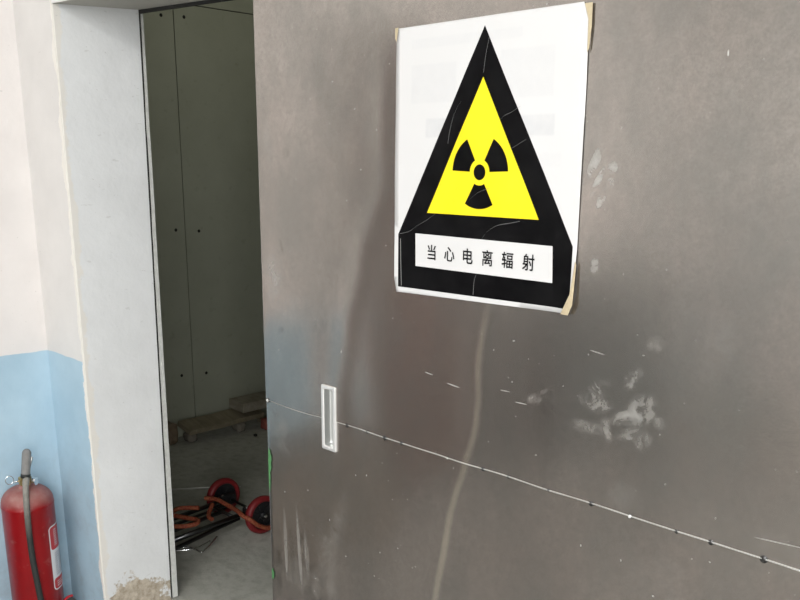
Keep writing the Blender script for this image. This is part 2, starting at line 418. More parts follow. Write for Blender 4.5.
def steel():
    m = NT('rolled_metal_sheet'); x, y, z = m.xyz()
    big = m.noise(1.6, 4, .5); mid = m.noise(7, 6, .6, (1, 1, .55)); fine = m.noise(90, 4, .6); grain = m.noise(300, 2)
    c = m.mix(m.remap(big, .32, .68), (.355, .317, .290), (.485, .45, .418))
    c = m.mix(m.math('MULTIPLY', m.remap(mid, .40, .66), .7), c, (.285, .285, .268))
    c = m.mix(m.math('MULTIPLY', m.remap(grain, .35, .7), .34), c, (.25, .23, .21))
    c = m.mix(m.math('MULTIPLY', m.remap(fine, .35, .7), .38), c, (.27, .25, .235))
    smear = m.remap(m.noise(34, 6, .7, (1, 1, 1), .8), .40, .62)
    tot = None
    D = math.radians
    for cx, cz, rx, rz, an, am in (
        (-.7185, 1.508, .007, .020, -25, .42), (-.7015, 1.460, .006, .016, -25, .5), (-.7115, 1.480, .005, .020, -25, .42), (-.6885, 1.500, .008, .008, 0, .36), (-.690, 1.478, .007, .007, 0, .34),
        (-.7066, 1.36, .007, .012, 0, .3),
        (-.6833, 1.1806, .018, .012, 20, .40), (-.631, 1.203, .009, .020, -40, .42), (-.690, 1.157, .026, .013, -8, .46), (-.612, 1.158, .018, .026, -35, .5), (-.640, 1.142, .034, .010, 22, .5), (-.625, 1.122, .024, .009, 20, .4), (-.665, 1.118, .007, .016, 10, .42), (-.6050, 1.115, .013, .014, -15, .36), (-.700, 1.115, .03, .010, 0, .25),
        (-.5818, 1.148, .009, .010, 0, .28), (-.5996, 1.259, .012, .010, 30, .32), (-.5058, 1.28, .02, .03, 0, .1), (-.63, 1.02, .03, .02, 10, .14),
         (-1.30, .75, .02, .09, -20, .16), (-1.44, .60, .03, .035, 0, .2),
        (-1.49, 1.27, .03, .05, 0, .3), (-1.485, .93, .03, .05, 30, .2), (-1.33, .66, .03, .08, 10, .2), (-1.37, .60, .015, .03, 0, .3), (-.80, 1.14, .02, .008, 10, .3), (-.775, 1.15, .014, .012, 0, .35), (-1.42, 1.20, .06, .035, 15, .10), (-1.50, 1.53, .012, .06, 5, .2), (-.36, 1.02, .06, .03, 0, .12), (-.56, .90, .05, .04, 20, .1)):
        e = ell(m, x, z, cx, cz, rx * 1.25, rz * 1.25, D(an), min(1, am * (1.5 if cz > 1.3 and cx > -.8 else .9)), smear)
        tot = e if tot is None else m.math('MAXIMUM', tot, e)
    for cx, cz, rx, rz, an, am in ((-1.478, .66, .0075, .10, 1, .30), (-1.4280, .66, .0075, .11, 4, .42), (-1.402, .655, .009, .07, 5, .34), (-1.418, .60, .02, .03, 0, .14)):   # rubbed streaks
        tot = m.math('MAXIMUM', tot, ell(m, x, z, cx, cz, rx, rz, D(an), am, m.remap(m.noise(40, 4, .6, (1.6, 1, .25)), .3, .6, .45, 1)))
    # scratches
    for xa, za, xb, zb, am in ((-1.046, 1.1419, -1.0262, 1.1399, .7), (-.9922, 1.1315, -.9616, 1.1285, .75), (-.8734, 1.1413, -.8523, 1.1419, .5), (-.8411, 1.1271, -.8167, 1.1276, .6), (-.43, 1.0205, -.36, 1.0265, .5), (-.7053, 1.2354, -.6789, 1.2319, .4), (-.53, 1.60, -.49, 1.54, .05), (-.5362, 1.636, -.5362, 1.642, 1),
                               (-1.4753, .792, -1.4747, .789, .9), (-1.2761, 1.140, -1.2755, 1.1455, .8), (-1.3196, .772, -1.319, .769, .9), (-.6986, .9192, -.698, .9165, .9), (-.6257, .9184, -.625, .916, .8), (-.5674, .8795, -.565, .879, 1), (-.4862, .9637, -.485, .963, .8), (-1.236, .8945, -1.2357, .8925, .8), (-1.2031, .9033, -1.203, .901, .8), (-1.1616, .7499, -1.161, .748, .8), (-1.2687, .7044, -1.268, .702, .8), (-1.3926, .8182, -1.392, .816, .6)):
        L = math.hypot(xb - xa, zb - za) / 2
        e = ell(m, x, z, (xa + xb) / 2, (za + zb) / 2, L + .0008, .0010, math.atan2(zb - za, xb - xa), am, None, .6)
        tot = m.math('MAXIMUM', tot, e)
    sp = m.remap(m.noise(160, 1, .4), .80, .83)
    tot = m.math('MAXIMUM', tot, m.math('MULTIPLY', sp, .5))
    c = m.mix(m.math('MULTIPLY', tot, .75), c, (.62, .63, .61))
    # bright reflection along the fold, painted into the base colour
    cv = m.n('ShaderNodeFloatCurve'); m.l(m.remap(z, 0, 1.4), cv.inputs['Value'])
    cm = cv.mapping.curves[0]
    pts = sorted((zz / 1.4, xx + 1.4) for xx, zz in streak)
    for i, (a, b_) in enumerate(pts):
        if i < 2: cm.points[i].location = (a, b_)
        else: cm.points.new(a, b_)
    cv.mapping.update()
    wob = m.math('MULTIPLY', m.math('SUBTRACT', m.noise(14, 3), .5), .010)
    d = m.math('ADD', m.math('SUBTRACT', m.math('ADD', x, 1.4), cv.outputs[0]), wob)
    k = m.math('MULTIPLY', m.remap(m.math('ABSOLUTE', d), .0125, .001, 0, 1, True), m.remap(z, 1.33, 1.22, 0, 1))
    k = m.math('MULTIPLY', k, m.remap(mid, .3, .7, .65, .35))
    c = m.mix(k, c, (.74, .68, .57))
    dk = None
    for cx, cz, rx, rz, an, am in ((-1.505, .62, .016, .10, 0, .6), (-1.455, .64, .010, .09, 3, .5), (-1.375, .60, .05, .06, 30, .3), (-1.41, .72, .02, .07, -10, .35), (-1.47, 1.16, .012, .008, 10, .5), (-1.46, 1.335, .006, .02, 20, .35), (-1.44, 1.52, .02, .012, 0, .25), (-1.50, .98, .02, .05, 0, .25)):
        e = ell(m, x, z, cx, cz, rx, rz, D(an), am, smear); dk = e if dk is None else m.math('MAXIMUM', dk, e)
    c = m.mix(dk, c, (.12, .115, .10))
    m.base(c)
    m.metal(m.remap(tot, 0, 1, .90, .25))
    r = m.math('ADD', m.remap(mid, .3, .7, .16, .23), m.math('MULTIPLY', tot, .4))
    m.rough(r)
    m.bump(m.math('ADD', m.math('MULTIPLY', fine, .15), grain), .015, .002)
    return m.m
M_STEEL = steel()
M_ALU = simple('bare_aluminium', (.85, .85, .83), .4, .8, var=.15, scale=80)
M_CHROME = simple('polished_chrome', (.85, .86, .87), .16, 1, var=.05)
M_SCREW = simple('dark_screw_steel', (.10, .10, .10), .35, 1)
M_GREEN = simple('green_paint', (.07, .22, .08), .6, var=.35, scale=60)

door = empty('door_1', (0, 0, 0)); tag(door, 'large grey metal sheet sliding door with riveted seam and smudges', 'door', kind='structure')
b = bmesh.new(); add_box(b, DX0 + .004, DX1 - .004, YD + .012, YD + .044, DZ0, DZ1, bevel=.003)
obj('door_core', b, M_STEEL, door)
def sheet(name, z0, z1, off, step=.010):
    b = bmesh.new(); nx = int((DX1 - DX0) / .012); nz = max(2, int((z1 - z0) / .02)); R = .004
    front = []
    for j in range(nz + 1):
        z = z0 + (z1 - z0) * j / nz; row = []
        # the sheet wraps round the door edge with a small radius
        row.append(b.verts.new((DX0, YD + .040, z))); row.append(b.verts.new((DX0, YD + off + R, z)))
        for a in (30, 60): row.append(b.verts.new((DX0 + R - R * math.cos(math.radians(a)), YD + off + R - R * math.sin(math.radians(a)), z)))
        for i in range(nx + 1):
            x = DX0 + R + (DX1 - DX0 - R) * i / nx
            row.append(b.verts.new((x, YD + off - warp(x, z), z)))
        row.append(b.verts.new((DX1, YD + .040, z)))
        front.append(row)
    for r0, r1 in zip(front, front[1:]):
        for i in range(len(r0) - 1):
            f = b.faces.new((r0[i], r0[i + 1], r1[i + 1], r1[i])); f.smooth = True
    o = obj(name, b, M_STEEL, door, recalc=False)
    return o
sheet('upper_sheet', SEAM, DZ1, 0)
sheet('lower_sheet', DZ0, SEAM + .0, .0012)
# bright lip of the seam
b = bmesh.new(); prev = None; n = 300
for i in range(n + 1):
    x = DX0 + .012 + (DX1 - DX0 - .012) * i / n
    far = min(1, max(.35, (x + 1.42) / .22))
    h = (.0011 + .0005 * mnoise.noise((x * 23, 1, 0))) * far
    zc = SEAM + .0012 * mnoise.noise((x * 11, 5, 0)) - (0 if x > -1.32 else .004 * math.sin((x + 1.53) * 15))
    y = YD - warp(x, zc)
    p = [b.verts.new(q) for q in ((x, y + .003, zc + h), (x, y - .0015 * far, zc + h * .6), (x, y - .0015 * far, zc - h * .6), (x, y + .003, zc - h))]
    if prev:
        for k in range(4): b.faces.new((prev[k], prev[(k + 1) % 4], p[(k + 1) % 4], p[k]))
    prev = p
o = obj('seam_lip', b, M_ALU, door); o['label'] = 'bright metal lip along the seam'
for i, x in enumerate((-1.5249, -1.2596, -1.2001, -1.1489, -1.1025, -.985, -.9035, -.8485, -.765, -.6842, -.6152, -.5386, -.4864, -.4112, -.33)):
    r = (.0046, .0036, .0028, .0046, .0036, .0025, .0034, .0025, .0022, .0036, .0034, .0028, .0036, .0048, .003)[i] * 1.15
    b = bmesh.new(); z = SEAM - .0005
    add_lathe(b, [(r * 1.0, -.003), (r, .0004), (r * .75, .0009)], 14, 0); add_lathe(b, [(r * .75, .0009), (r * .7, .0004), (r * .35, .0014), (0, .0017)], 14, 0 if i % 5 else 1)
    o = obj('screw', b, [M_SCREW, M_ALU], door)
    o.matrix_world = Matrix.Translation((x, YD - warp(x, z) - .0006, z)) @ Matrix.Rotation(PI / 2, 4, 'X')
# flush pull handle
def flush_pull():
    e = bpy.data.objects.new('flush_pull_handle', None); C.objects.link(e); e.parent = door
    x0, x1, z0, z1 = -1.3365, -1.2925, .9285, 1.0665
    yh = YD - max(warp(x, z) for x in (x0, x1, -1.314) for z in (z0, z1, 1.0)) - .001
    b = bmesh.new()
    rings = []
    def ring(ins, y, rad):
        a0, a1, c0, c1 = x0 + ins, x1 - ins, z0 + ins, z1 - ins; pts = []
        for cx, cz, st in ((a1 - rad, c1 - rad, 0), (a0 + rad, c1 - rad, 90), (a0 + rad, c0 + rad, 180), (a1 - rad, c0 + rad, 270)):
            for k in range(5):
                t = math.radians(st + 22.5 * k); pts.append(b.verts.new((cx + rad * math.cos(t), y, cz + rad * math.sin(t))))
        return pts
    for ins, y, rad in ((0, yh + .006, .003), (0, yh - .0012, .003), (.0012, yh - .0024, .003), (.0065, yh - .0024, .003), (.0085, yh - .001, .003)): rings.append(ring(ins, y, rad))
    for a, c in zip(rings, rings[1:]):
        for k in range(20): b.faces.new((a[k], a[(k + 1) % 20], c[(k + 1) % 20], c[k]))
    fr = obj('handle_frame', b, M_HANDLE, e); fr['label'] = 'bright rectangular handle frame'
    b = bmesh.new(); rings = []
    for ins, y, rad in ((.0085, yh - .001, .003), (.0095, yh + .013, .003), (.0120, yh + .0155, .002)): rings.append(ring(ins, y, rad))
    for a, c in zip(rings, rings[1:]):
        for k in range(20): b.faces.new((a[k], a[(k + 1) % 20], c[(k + 1) % 20], c[k]))
    b.faces.new(rings[-1]); obj('handle_recess', b, M_HANDLE2, e)
    for z in (z0 + .0045, z1 - .0045):
        b = bmesh.new(); add_lathe(b, [(.0022, -.001), (.0022, .0006), (0, .001)], 10)
        s = obj('screw', b, M_ALU, e); s.matrix_world = Matrix.Translation((-1.3145, yh - .0024, z)) @ Matrix.Rotation(PI / 2, 4, 'X')
    return e, yh, (x0, x1, z0, z1)
M_HANDLE = simple('satin_handle_metal', (.82, .82, .81), .3, .6, var=.05)
M_HANDLE2 = simple('satin_recess_metal', (.60, .61, .60), .3, .85, var=.05)
pull, YH, PR = flush_pull()
# recess needs a pocket in sheet and core
cut = bmesh.new(); add_box(cut, PR[0] + .0045, PR[1] - .0045, YD - .03, YD + .020, PR[2] + .0045, PR[3] - .0045)
me = bpy.data.meshes.new('pocket'); cut.to_mesh(me); cut.free()
co = bpy.data.objects.new('pocket', me); C.objects.link(co)
for nm in ('upper_sheet', 'lower_sheet', 'door_core', 'seam_lip'):
    o = bpy.data.objects[nm]; bb = bmesh.new(); bb.from_mesh(o.data)
    if nm == 'door_core':
        bb.free()
        md = o.modifiers.new('b', 'BOOLEAN'); md.operation = 'DIFFERENCE'; md.object = co; md.solver = 'EXACT'
        bpy.context.view_layer.update()
        new = bpy.data.meshes.new_from_object(o.evaluated_get(bpy.context.evaluated_depsgraph_get()))
        o.modifiers.clear(); o.data = new
        continue
    xs = (PR[0] + .0045, PR[1] - .0045); zs = (PR[2] + .0045, PR[3] - .0045)
    for ax, q in ((0, xs[0]), (0, xs[1]), (2, zs[0]), (2, zs[1])):
        c_ = [0, 0, 0]; c_[ax] = q; n_ = [0, 0, 0]; n_[ax] = 1
        near = [f for f in bb.faces if PR[0] - .05 < f.calc_center_median().x < PR[1] + .05 and PR[2] - .05 < f.calc_center_median().z < PR[3] + .05]
        g = near + list({e for f in near for e in f.edges}) + list({v_ for f in near for v_ in f.verts})
        bmesh.ops.bisect_plane(bb, geom=g, plane_co=c_, plane_no=n_, dist=1e-6)
    kill = [f for f in bb.faces if xs[0] < f.calc_center_median().x < xs[1] and zs[0] < f.calc_center_median().z < zs[1]]
    bmesh.ops.delete(bb, geom=kill, context='FACES'); bb.to_mesh(o.data); bb.free()
bpy.data.objects.remove(co)
# green paint smears on the door's edge
def blob(name, cx, cz, rx, rz, seed):
    pts = []
    for k in range(40):
        t = 2 * PI * k / 40; q = 1 + .45 * mnoise.noise((math.cos(t) * 3.5, math.sin(t) * 3.5, seed))
        pts.append((max(DX0 + .0045, cx + rx * q * math.cos(t)), cz + rz * q * math.sin(t)))
    b = bmesh.new(); b.faces.new([b.verts.new((x, YD - warp(x, z) - .0006, z)) for x, z in pts])
    o = obj(name, b, M_GREEN, door); o['label'] = 'green paint smear on the door edge'
blob('paint_smear', -1.525, .852, .006, .028, 1); blob('paint_smear', -1.529, .812, .005, .036, 5); blob('paint_smear', -1.529, .57, .007, .013, 8)

# ------------------------------------------------------------------ warning poster on the door
PX0, PX1, PZ0, PZ1 = -1.1275, -.7415, 1.2795, 1.7205
def paper_y(x, z):
    u = (x - PX0) / (PX1 - PX0); v = (z - PZ0) / (PZ1 - PZ0)
    h = warp(x, z) + .0022 + .0006 * math.sin(u * 5 + 1) * math.sin(v * 4) + .0006 * mnoise.noise((x * 14, z * 14, 2))
    h += .006 * max(0, u - .9) / .1 * max(0, .25 - v) / .25 + .003 * max(0, .1 - u) / .1 * max(0, .4 - v)
    return YD - h
def printed(name, pts, layer, mat, parent, extra=None, step=.012):
    b = grid_poly(pts, step)
    for q in b.verts:
        x, z = q.co.x, q.co.y
        q.co = (x, paper_y(x, z) - .0003 * layer, z)
    for f in b.faces: f.smooth = True
    finish(b)
    for f in b.faces:
        if f.normal.y > 0: f.normal_flip()
    return obj(name, b, mat, parent, recalc=False)
def paper_mat():
    m = NT('poster_paper'); x, y, z = m.xyz()
    c = (.64, .64, .64)
    # print on the back of the sheet showing faintly through
    tex = m.remap(m.noise(40, 3), .3, .6, .5, 1)
    k = None
    for x0, x1, z0, z1, am in ((-1.055, -.985, 1.545, 1.575, .5), (-.865, -.795, 1.545, 1.575, .5), (-1.09, -.99, 1.60, 1.66, .22), (-.90, -.80, 1.60, 1.67, .22), (-1.09, -.86, 1.685, 1.70, .18), (-.90, -.78, 1.50, 1.52, .12)):
        a = m.math('MULTIPLY', m.remap(x, x0 - .002, x0 + .002), m.remap(x, x1 + .002, x1 - .002))
        b_ = m.math('MULTIPLY', m.remap(z, z0 - .002, z0 + .002), m.remap(z, z1 + .002, z1 - .002))
        q = m.math('MULTIPLY', m.math('MULTIPLY', a, b_), am)
        k = q if k is None else m.math('MAXIMUM', k, q)
    c = m.mix(m.math('MULTIPLY', k, tex), c, (.50, .51, .53))
    m.base(c); m.rough(.42); return m.m
M_PAPER = paper_mat()
def ink(name, col, r=.3):
    m = NT(name); f = m.noise(22, 4); m.base(m.mix(m.remap(f, .35, .7), col, tuple(min(1, q * 1.12 + .004) for q in col))); m.rough(r); return m.m
M_BLACK = ink('black_ink', (.002, .002, .0025), .4)
M_BLACK.node_tree.nodes['Principled BSDF'].inputs['Specular IOR Level'].default_value = .08
M_YELLOW = ink('yellow_ink', (.82, .66, .005), .35)
M_CREASE = simple('worn_crease', (.20, .20, .20), .6)
M_TAPE = simple('aged_tape', (.50, .42, .28), .35, var=.3, scale=120)
poster = empty('warning_poster', (-.9345 + .0045, YD - .006, PZ0)); tag(poster, 'white radiation warning poster with black and yellow triangle taped on the metal door', 'poster')
poster_inv = Matrix.Translation((.9345, -(YD - .006), -PZ0))
def pp(o): o.matrix_parent_inverse = poster_inv; return o
sh = pp(printed('paper_sheet', [(-1.1265, 1.7205), (-.7565, 1.7215), (-.7465, 1.70), (-.7445, 1.62), (-.7425, 1.38), (-.7430, 1.315), (-.7520, 1.2855), (-1.1225, 1.2795), (-1.1285, 1.305), (-1.1275, 1.5)], 0, M_PAPER, poster))
md = sh.modifiers.new('s', 'SOLIDIFY'); md.thickness = .0003; md.offset = -1
black = printed('black_triangle', [(-.9333, 1.7079), (-.7499, 1.386), (-.7478, 1.3189 - .015), (-.7582, 1.2925), (-1.1182, 1.2893), (-1.1184, 1.3823)], 1, M_BLACK, poster); pp(black)
pp(printed('yellow_triangle', [(-.9329, 1.6339), (-1.0488, 1.4222), (-.8149, 1.4219)], 2, M_YELLOW, poster))
def arc(cx, cz, r, a0, a1, n): return [(cx + r * math.cos(math.radians(a0 + (a1 - a0) * i / n)), cz + r * math.sin(math.radians(a0 + (a1 - a0) * i / n))) for i in range(n + 1)]
TC = (-.9345, 1.4905)
trefoil = bpy.data.objects.new('radiation_trefoil', None); C.objects.link(trefoil); trefoil.parent = poster
for a0, a1 in ((2, 62), (118, 178), (240, 300)):
    o = printed('trefoil_blade', arc(*TC, .0575, a0, a1, 18) + arc(*TC, .0205, a1, a0, 10), 3, M_BLACK, trefoil); pp(o)
o = printed('trefoil_disc', arc(*TC, .0122, 0, 351, 39), 3, M_BLACK, trefoil); pp(o)
cap = printed('caption_panel', [(-1.0760, 1.3862), (-.7862, 1.3842), (-.7832, 1.3287), (-1.0752, 1.3298)], 2, M_PAPER, poster); pp(cap)
for i, ch in enumerate('当心电离辐射'):
    cu = bpy.data.curves.new('character', 'FONT'); cu.body = ch; cu.size = .0272; cu.resolution_u = 3
    cu.align_x = 'CENTER'; cu.align_y = 'CENTER'
    t = bpy.data.objects.new('character_text', cu); C.objects.link(t); bpy.context.view_layer.update()
    me = bpy.data.meshes.new_from_object(t.evaluated_get(bpy.context.evaluated_depsgraph_get())); bpy.data.objects.remove(t)
    xs = [v_.co.x for v_ in me.vertices]; ys = [v_.co.y for v_ in me.vertices]
    mx, my = (min(xs) + max(xs)) / 2, (min(ys) + max(ys)) / 2
    cx = -1.0365 + .0413 * i; cz = 1.3560
    for v_ in me.vertices:
        x = cx + (v_.co.x - mx) * .90; z = cz + (v_.co.y - my) * 1.0
        v_.co = (x, paper_y(x, z) - .0003 * 5, z)
    me.materials.clear(); me.materials.append(M_BLACK)
    bb = bmesh.new(); bb.from_mesh(me); src = bb.faces[:] + bb.verts[:] + bb.edges[:]      # a heavier weight of stroke
    for dx, dz in ((.0006, 0), (0, .0005), (.0006, .0005)):
        r_ = bmesh.ops.duplicate(bb, geom=src)
        bmesh.ops.translate(bb, verts=[q for q in r_['geom'] if isinstance(q, bmesh.types.BMVert)], vec=(dx, -.00004 * (1 + dx * 1000), dz))
    bb.to_mesh(me); bb.free()
    o = bpy.data.objects.new('character', me); C.objects.link(o); o.parent = cap; pp(o)
    o.matrix_parent_inverse = poster_inv if False else Matrix.Identity(4)
for o in bpy.data.objects:
    if o.parent is trefoil: o.matrix_parent_inverse = Matrix.Identity(4)
trefoil.matrix_parent_inverse = poster_inv
# creases worn through the black ink
def crease(pts, w_=.0007):
    b = bmesh.new(); prev = None
    for i, p in enumerate(catmull([(x, 0, z) for x, z in pts], 8)):
        q = [b.verts.new((p.x + dx, paper_y(p.x, p.z) - .00125, p.z + dz)) for dx, dz in ((-w_ / 2, -w_ / 2), (w_ / 2, w_ / 2))]
        if prev: b.faces.new((prev[0], prev[1], q[1], q[0]))
        prev = q
    pp(obj('crease', b, M_CREASE, poster))
D_ = lambda x, y: (x, y)
crease([(-.923, 1.690), (-.929, 1.664), (-.932, 1.640)])
crease([(-.977, 1.600), (-.990, 1.582), (-.998, 1.56), (-1.003, 1.535)])
crease([(-.9, 1.566), (-.888, 1.575), (-.874, 1.580), (-.858, 1.588)])
crease([(-1.115, 1.383), (-1.09, 1.389), (-1.07, 1.400), (-1.045, 1.412), (-1.03, 1.421)])
crease([(-.925, 1.386), (-.915, 1.398), (-.895, 1.409), (-.87, 1.414), (-.85, 1.418)])
crease([(-.935, 1.328), (-.939, 1.315), (-.940, 1.293)])
crease([(-1.112, 1.375), (-1.111, 1.34), (-1.109, 1.292)], .0016)
crease([(-.875, 1.525), (-.855, 1.535), (-.845, 1.54)])
crease([(-.958, 1.443), (-.940, 1.457), (-.925, 1.463), (-.913, 1.466)], .0005)
# tape on the corners
def tape(pts, lift=.0016):
    b = grid_poly(pts, .006)
    for q in b.verts:
        x, z = q.co.x, q.co.y; q.co = (x, paper_y(min(x, PX1), z) - lift, z)
    o = pp(obj('adhesive_tape', b, M_TAPE, poster)); o['label'] = 'yellowed tape at the poster corner'
    md = o.modifiers.new('s', 'SOLIDIFY'); md.thickness = .0003
tape([(-.7540, 1.7190), (-.7415, 1.7190), (-.7405, 1.69), (-.7425, 1.66), (-.7450, 1.655), (-.7465, 1.698)])
tape([(-.7620, 1.2840), (-.7470, 1.2840), (-.7405, 1.30), (-.7400, 1.36), (-.7425, 1.365), (-.7475, 1.315)])
tape([(-1.1290, 1.7210), (-1.1210, 1.7220), (-1.1250, 1.700), (-1.1285, 1.705)])

# ------------------------------------------------------------------ fire extinguisher
EX, EY, R = -2.716, 1.000, .0800
def ext_red():
    m = NT('extinguisher_enamel'); x, y, z = m.xyz()
    f = m.noise(9, 5); d = m.noise(35, 5, .65)
    c = m.mix(m.remap(f, .3, .7), (.225, .0045, .007), (.29, .007, .010))
    k = m.math('MULTIPLY', m.remap(z, .432, .465), m.remap(d, .25, .6, .35, .75))
    c = m.mix(k, c, (.36, .215, .19))
    k2 = m.math('MULTIPLY', m.remap(d, .60, .72), .25); c = m.mix(k2, c, (.45, .25, .22))
    m.base(c); m.rough(m.math('ADD', .32, m.math('MULTIPLY', k, .5))); return m.m
M_RED = ext_red()
M_RUBBER = simple('black_rubber', (.022, .023, .022), .55, var=.3, scale=40)
def hose_mat():
    m = NT('dusty_rubber_hose'); x, y, z = m.xyz(); d = m.noise(50, 4)
    k = m.math('MULTIPLY', m.remap(z, .34, .52, .0, .85), m.remap(d, .2, .6, .6, 1))
    m.base(m.mix(k, (.025, .028, .026), (.36, .34, .30))); m.rough(.65); return m.m
M_HOSE = hose_mat()
M_GREY = simple('dusty_grey_grip', (.22, .215, .21), .7, var=.15, scale=60)
M_BRASS = simple('dull_brass', (.50, .36, .16), .4, 1, var=.2)
M_LABELW = simple('label_white', (.72, .73, .75), .4, var=.04)
M_LABELR = simple('label_red', (.50, .03, .035), .4, var=.1)
M_LABELG = simple('label_print_grey', (.35, .36, .42), .5)
ex = empty('fire_extinguisher', (EX, EY, 0)); tag(ex, 'red fire extinguisher with grey grip and black hose in the blue corner', 'fire extinguisher')
b = bmesh.new()
prof = [(0, .022), (R - .012, .022), (R - .003, .028), (R, .038), (R, .425), (R + .0012, .428), (R + .0012, .431), (R - .0003, .434)]
for k in range(1, 12):
    t = k / 11 * PI / 2; prof.append((.022 + (R - .022) * math.cos(t), (.434 + .054 * math.sin(t))))
prof += [(.022, .494), (0, .494)]
add_lathe(b, prof, 64); obj('cylinder_body', b, M_RED, ex, smooth=True)
b = bmesh.new(); add_lathe(b, [(0, 0), (R + .002, 0), (R + .003, .004), (R + .003, .032), (R + .0005, .034), (R + .0005, .022), (0, .022)], 64)
obj('base_ring', b, M_RUBBER, ex)
va = bpy.data.objects.new('valve', None); C.objects.link(va); va.parent = ex; va.location = (0, 0, -.026)
CA = math.atan2(-EY, -EX)                   # direction from the extinguisher to the viewer, on plan
def pol(r, a, z): return Vector((r * math.cos(a), r * math.sin(a), z))
b = bmesh.new(); add_lathe(b, [(.021, .500), (.021, .512), (.017, .514), (.017, .524), (.020, .526), (.020, .545), (.012, .549), (0, .549)], 24)
obj('valve_body', b, M_BRASS, va, smooth=False)
# gauge to the viewer's right, safety pin with ring to the left
b = bmesh.new(); ax = pol(1, CA + 1.1, 0)
Mg = Matrix.Translation(pol(.020, CA + 1.1, .531)) @ ax.to_track_quat('Z', 'Y').to_matrix().to_4x4()
add_lathe(b, [(.006, -.004), (.006, .006), (.014, .007), (.014, .017), (.011, .018), (0, .0185)], 20, M=Mg); obj('pressure_gauge', b, M_CHROME, va)
b = bmesh.new(); add_tube(b, [pol(.015, CA - 1.3, .535), pol(.034, CA - 1.3, .536)], .0022, 8)
c0 = pol(.047, CA - 1.3, .545)
add_tube(b, [c0 + Vector((.012 * math.cos(t) * math.sin(CA + .2), -.012 * math.cos(t) * math.cos(CA + .2), .014 * math.sin(t))) for t in [2 * PI * k / 24 for k in range(24)]], .0014, 6, closed=True)
obj('safety_pin', b, M_CHROME, va)
# carrying lever below and grey gripped squeeze lever standing up
b = bmesh.new()
add_tube(b, catmull([pol(.012, CA, .540), pol(.014, CA + .6, .552), pol(.020, CA + 1.3, .585), pol(.028, CA + 1.7, .61)], 6), .006, 10); obj('squeeze_lever', b, M_CHROME, va)
b = bmesh.new(); p0 = pol(.014, CA + .2, .553); p1 = pol(.016, CA + 1.3, .640)
dz = (p1 - p0)
GT = (0, .06, .12, .5, .84, .88, .91, .94, .965, .985, 1)
add_tube(b, [p0 + dz * t for t in GT], lambda t: .0138 * (1 if GT[round(t * 10)] < .85 else math.sqrt(max(.01, 1 - ((GT[round(t * 10)] - .84) / .165) ** 2))), 18)
obj('grip', b, M_GREY, va)['label'] = 'grey rounded grip'
b = bmesh.new(); add_tube(b, [p0 - dz * .05, p0 + dz * .08], .0150, 18); obj('collar', b, M_RUBBER, va)
b = bmesh.new(); add_tube(b, [pol(.0, CA + .4, .537), pol(.036, CA + .25, .534)], .0075, 12); obj('hose_outlet', b, M_BRASS, va)
# hose down the front of the body
b = bmesh.new()
rr = R + .0098
hp = [pol(.020, CA + .2, .519), pol(.034, CA + .05, .514), pol(.054, CA - .02, .496), pol(.076, CA - .04, .466), pol(rr, CA - .05, .432), pol(rr, CA - .06, .36), pol(rr, CA - .04, .27), pol(rr, CA + .02, .19), pol(rr, CA + .10, .11), pol(rr + .002, CA + .26, .055), pol(rr + .003, CA + .6, .022), pol(rr + .004, CA + 1.1, .012), pol(rr + .006, CA + 1.5, .012)]
add_tube(b, catmull(hp, 8), lambda t: .0105 if t < .12 else .0092, 14)
hose = obj('hose', b, M_HOSE, ex)
b = bmesh.new(); add_tube(b, [pol(rr + .006, CA + 1.5, .012), pol(rr + .008, CA + 1.62, .014), pol(rr + .012, CA + 1.95, .022)], lambda t: .010 + .004 * t, 14)
obj('nozzle', b, M_RUBBER, hose)
b = bmesh.new()
add_tube(b, catmull([pol(R + .001, CA + .75, .075), pol(R + .006, CA + 1.0, .078), pol(R + .012, CA + 1.25, .084), pol(R + .018, CA + 1.40, .082), pol(R + .026, CA + 1.50, .078)], 6), .0045, 8)
o = obj('hose_clip', b, simple('red_plastic', (.55, .02, .03), .4), ex); o['label'] = 'red hose clip near the foot'
# paper label wrapped round the right-hand side
def rr_poly(u0, u1, v0, v1, rad):
    pts = []
    for cx, cz, st in ((u1 - rad, v1 - rad, 0), (u0 + rad, v1 - rad, 90), (u0 + rad, v0 + rad, 180), (u1 - rad, v0 + rad, 270)): pts += arc(cx, cz, rad, st, st + 90, 6)
    return pts
LA = CA + .70
lab = bpy.data.objects.new('label_sticker', None); C.objects.link(lab); lab.parent = ex
def wrap(name, pts, layer, mat):
    b = grid_poly(pts, .008)
    for q in b.verts:
        a = LA + q.co.x / R; z = q.co.y; r = R + .0006 + .0003 * layer; q.co = (r * math.cos(a), r * math.sin(a), z)
    finish(b)
    for f in b.faces:
        f.smooth = True
        c = f.calc_center_median()
        if f.normal.x * c.x + f.normal.y * c.y < 0: f.normal_flip()
    return obj(name, b, mat, lab, recalc=False)
wrap('label_border', rr_poly(0, .13, .132, .358, .014), 0, M_LABELW)
wrap('label_heading', rr_poly(.004, .126, .275, .354, .010), 1, M_LABELR)
wrap('label_foot', rr_poly(.004, .126, .136, .174, .010), 1, M_LABELR)
b = None
rnd = random.Random(3)
